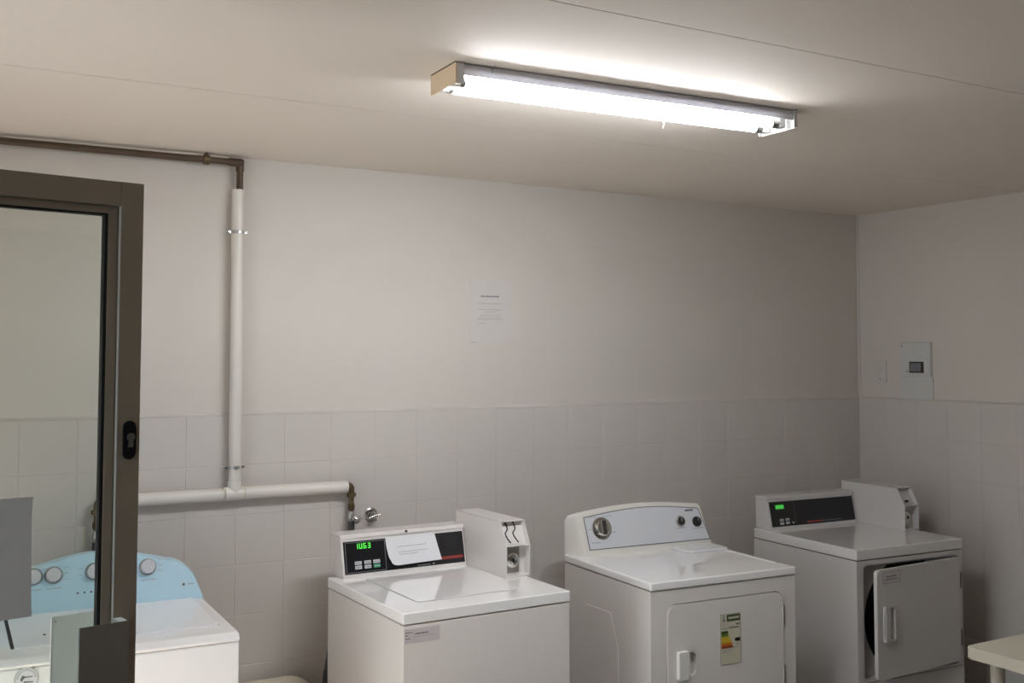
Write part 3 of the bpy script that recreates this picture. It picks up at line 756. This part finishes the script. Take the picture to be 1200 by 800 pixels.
mb = console_loft(bw, [(.655, .655, .002, .06, .705, .63, z, 1.055, 1.09, 1.055, .05),
                       (.630, .645, .0, .055, .707, .635, z, 1.060, 1.105, 1.062, .06),
                       (.560, .612, .0, .055, .709, .64, z, 1.060, 1.109, 1.062, .07),
                       (.545, .600, .004, .058, .706, .636, z, 1.055, 1.104, 1.058, .07)], M['blue'])
fb, l = slant(.545, z, .600, 1.104)
for a in (.139, .203, .515): words(mb, fb, a-.024, a+.026, .082, .0035, M['pline'], -.001, .0006)
for a in (.139, .203, .334, .515):
    for b in (.11, .13, .15): words(mb, fb, a+.036, a+.052, b, .002, M['pline'], -.001, .0006)
    for b in (.12, .14): words(mb, fb, a-.052, a-.036, b, .002, M['pline'], -.001, .0006)
for i in range(4): mb.cyl(fb(.28+i*.022, .06, -.001), fb(.28+i*.022, .06, .0008), .004, M['line'], 12)
mb.cyl(fb(.638, .055, -.001), fb(.638, .055, .001), .005, M['line'], 12); words(mb, fb, .655, .675, .053, .004, M['pline'], -.001, .0006)
mb.build('console', bw, 50)
for a in (.139, .203, .334, .515): 
    o = Vector(fb(a, .128, .0)); ax = Vector(fb(a, .128, 1)) - o
    mb = MB(); mb.lathe([(.030, -.002), (.030, .003), (.028, .006), (.024, .006), (.0, .006)], o, ax, M['steel'], 30); k = mb.build('knob', bw)
    mb = MB(); mb.lathe([(.025, .005), (.0245, .018), (.022, .022), (0, .023)], o, ax, M['kcap'], 30); mb.lathe([(.0262, .005), (.0258, .009), (.0245, .009)], o, ax, M['chrome'], 30); mb.build('knob_cap', k)
mb = MB(); mb.prism(circ(.085, .862, .033, 36), -.0014, .001, M['facia'], FV)
mb.holed(circ(.085, .862, .033, 36), circ(.085, .862, .030, 36), -.0019, -.0013, M['pline'], FV)
for i in range(11):
    t = PI*.05+PI*.9*i/10; mb.box(.085+.025*math.cos(t)-.0025, .085+.025*math.cos(t)+.0025, .862+.025*math.sin(t)-.0025, .862+.025*math.sin(t)+.0025, -.0018, -.0013, M['pline'], f=FV)
mb.prism([(.068, .861), (.074, .872), (.083, .868), (.102, .868), (.102, .865), (.080, .864), (.072, .854)], -.0019, -.0013, M['line'], FV)
mb.prism([(.073, .846), (.080, .855), (.104, .852), (.104, .849), (.082, .850), (.078, .845)], -.0019, -.0013, M['line'], FV)
tag(mb.build('sticker', bw), 'round printed sticker on the front')
feet(bw, w, d)

# ------------------------------------------------------------------ table
tb = thing('table', 'cream topped table at the lower right edge', 'table', (-1.404, -1.733, 0), 0)
mb = MB(); mb.prism(rrect(0, 1.15, -.62, 0, .018), .707, .75, M['table'], IDT, .005, 'both', 3); mb.build('tabletop', tb)
for x in (.075, 1.075):
    for y in (-.075, -.545):
        mb = MB(); mb.cyl((x, y, .012), (x, y, .707), .025, M['table'], 24); mb.cyl((x, y, 0), (x, y, .014), .027, M['dark'], 20); mb.build('leg', tb)

# ------------------------------------------------------------------ daylight from the doorway, camera
wd = bpy.data.worlds.new('daylight'); sc.world = wd; wd.use_nodes = True
bg = wd.node_tree.nodes['Background']; bg.inputs['Color'].default_value = (.78, .88, 1., 1); bg.inputs['Strength'].default_value = 2.3
pl = bpy.data.lights.new('doorway_portal', 'AREA'); pl.shape = 'RECTANGLE'; pl.size = DZ; pl.size_y = DY1-DY0; pl.cycles.is_portal = True
po = bpy.data.objects.new('doorway_portal', pl); COL.objects.link(po); po.location = (XL-.06, (DY0+DY1)/2, DZ/2); po.rotation_euler = (0, -PI/2, 0)
pl = bpy.data.lights.new('added_window_portal', 'AREA'); pl.shape = 'RECTANGLE'; pl.size = WZ1-WZ0; pl.size_y = WY1-WY0; pl.cycles.is_portal = True  # sampling portal of the window added to light the door
po = bpy.data.objects.new('added_window_portal', pl); COL.objects.link(po); po.location = (XL-.11, (WY0+WY1)/2, (WZ0+WZ1)/2); po.rotation_euler = (0, -PI/2, 0)

sl = bpy.data.lights.new('sun', 'SUN'); sl.energy = 62.; sl.angle = math.radians(.6); sl.color = (1., .93, .83)
so = bpy.data.objects.new('sun', sl); COL.objects.link(so); so.location = (-8, -4, 6)
so.rotation_euler = Vector(SUN_DIR).to_track_quat('-Z', 'Y').to_euler()

cam = bpy.data.cameras.new('camera'); co = bpy.data.objects.new('camera', cam); COL.objects.link(co); sc.camera = co
F_PX, PIT, ROLL, YAW, CY = 1244.98, .0507, .0010, .5258, 352.48
cy, sy = math.cos(YAW), math.sin(YAW)
Fv = Vector((sy*math.cos(PIT), cy*math.cos(PIT), math.sin(PIT))); Rv = Vector((cy, -sy, 0)); Uv = Rv.cross(Fv)
R2 = Rv*math.cos(ROLL)+Uv*math.sin(ROLL); U2 = -Rv*math.sin(ROLL)+Uv*math.cos(ROLL)
co.matrix_world = Matrix(((R2.x, U2.x, -Fv.x, -4.8023), (R2.y, U2.y, -Fv.y, -4.2981), (R2.z, U2.z, -Fv.z, 1.8055), (0, 0, 0, 1)))
cam.sensor_width = 36; cam.lens = F_PX*36/1200; cam.shift_y = -(400-CY)/1200; cam.clip_start = .02

sc.view_settings.view_transform = 'Standard'; sc.view_settings.look = 'None'; sc.view_settings.gamma = 1
sc.view_settings.use_curve_mapping = False; sc.view_settings.exposure = 0.09
sc.cycles.use_denoising = True
sc.cycles.max_bounces = 10; sc.cycles.diffuse_bounces = 6; sc.cycles.transparent_max_bounces = 12
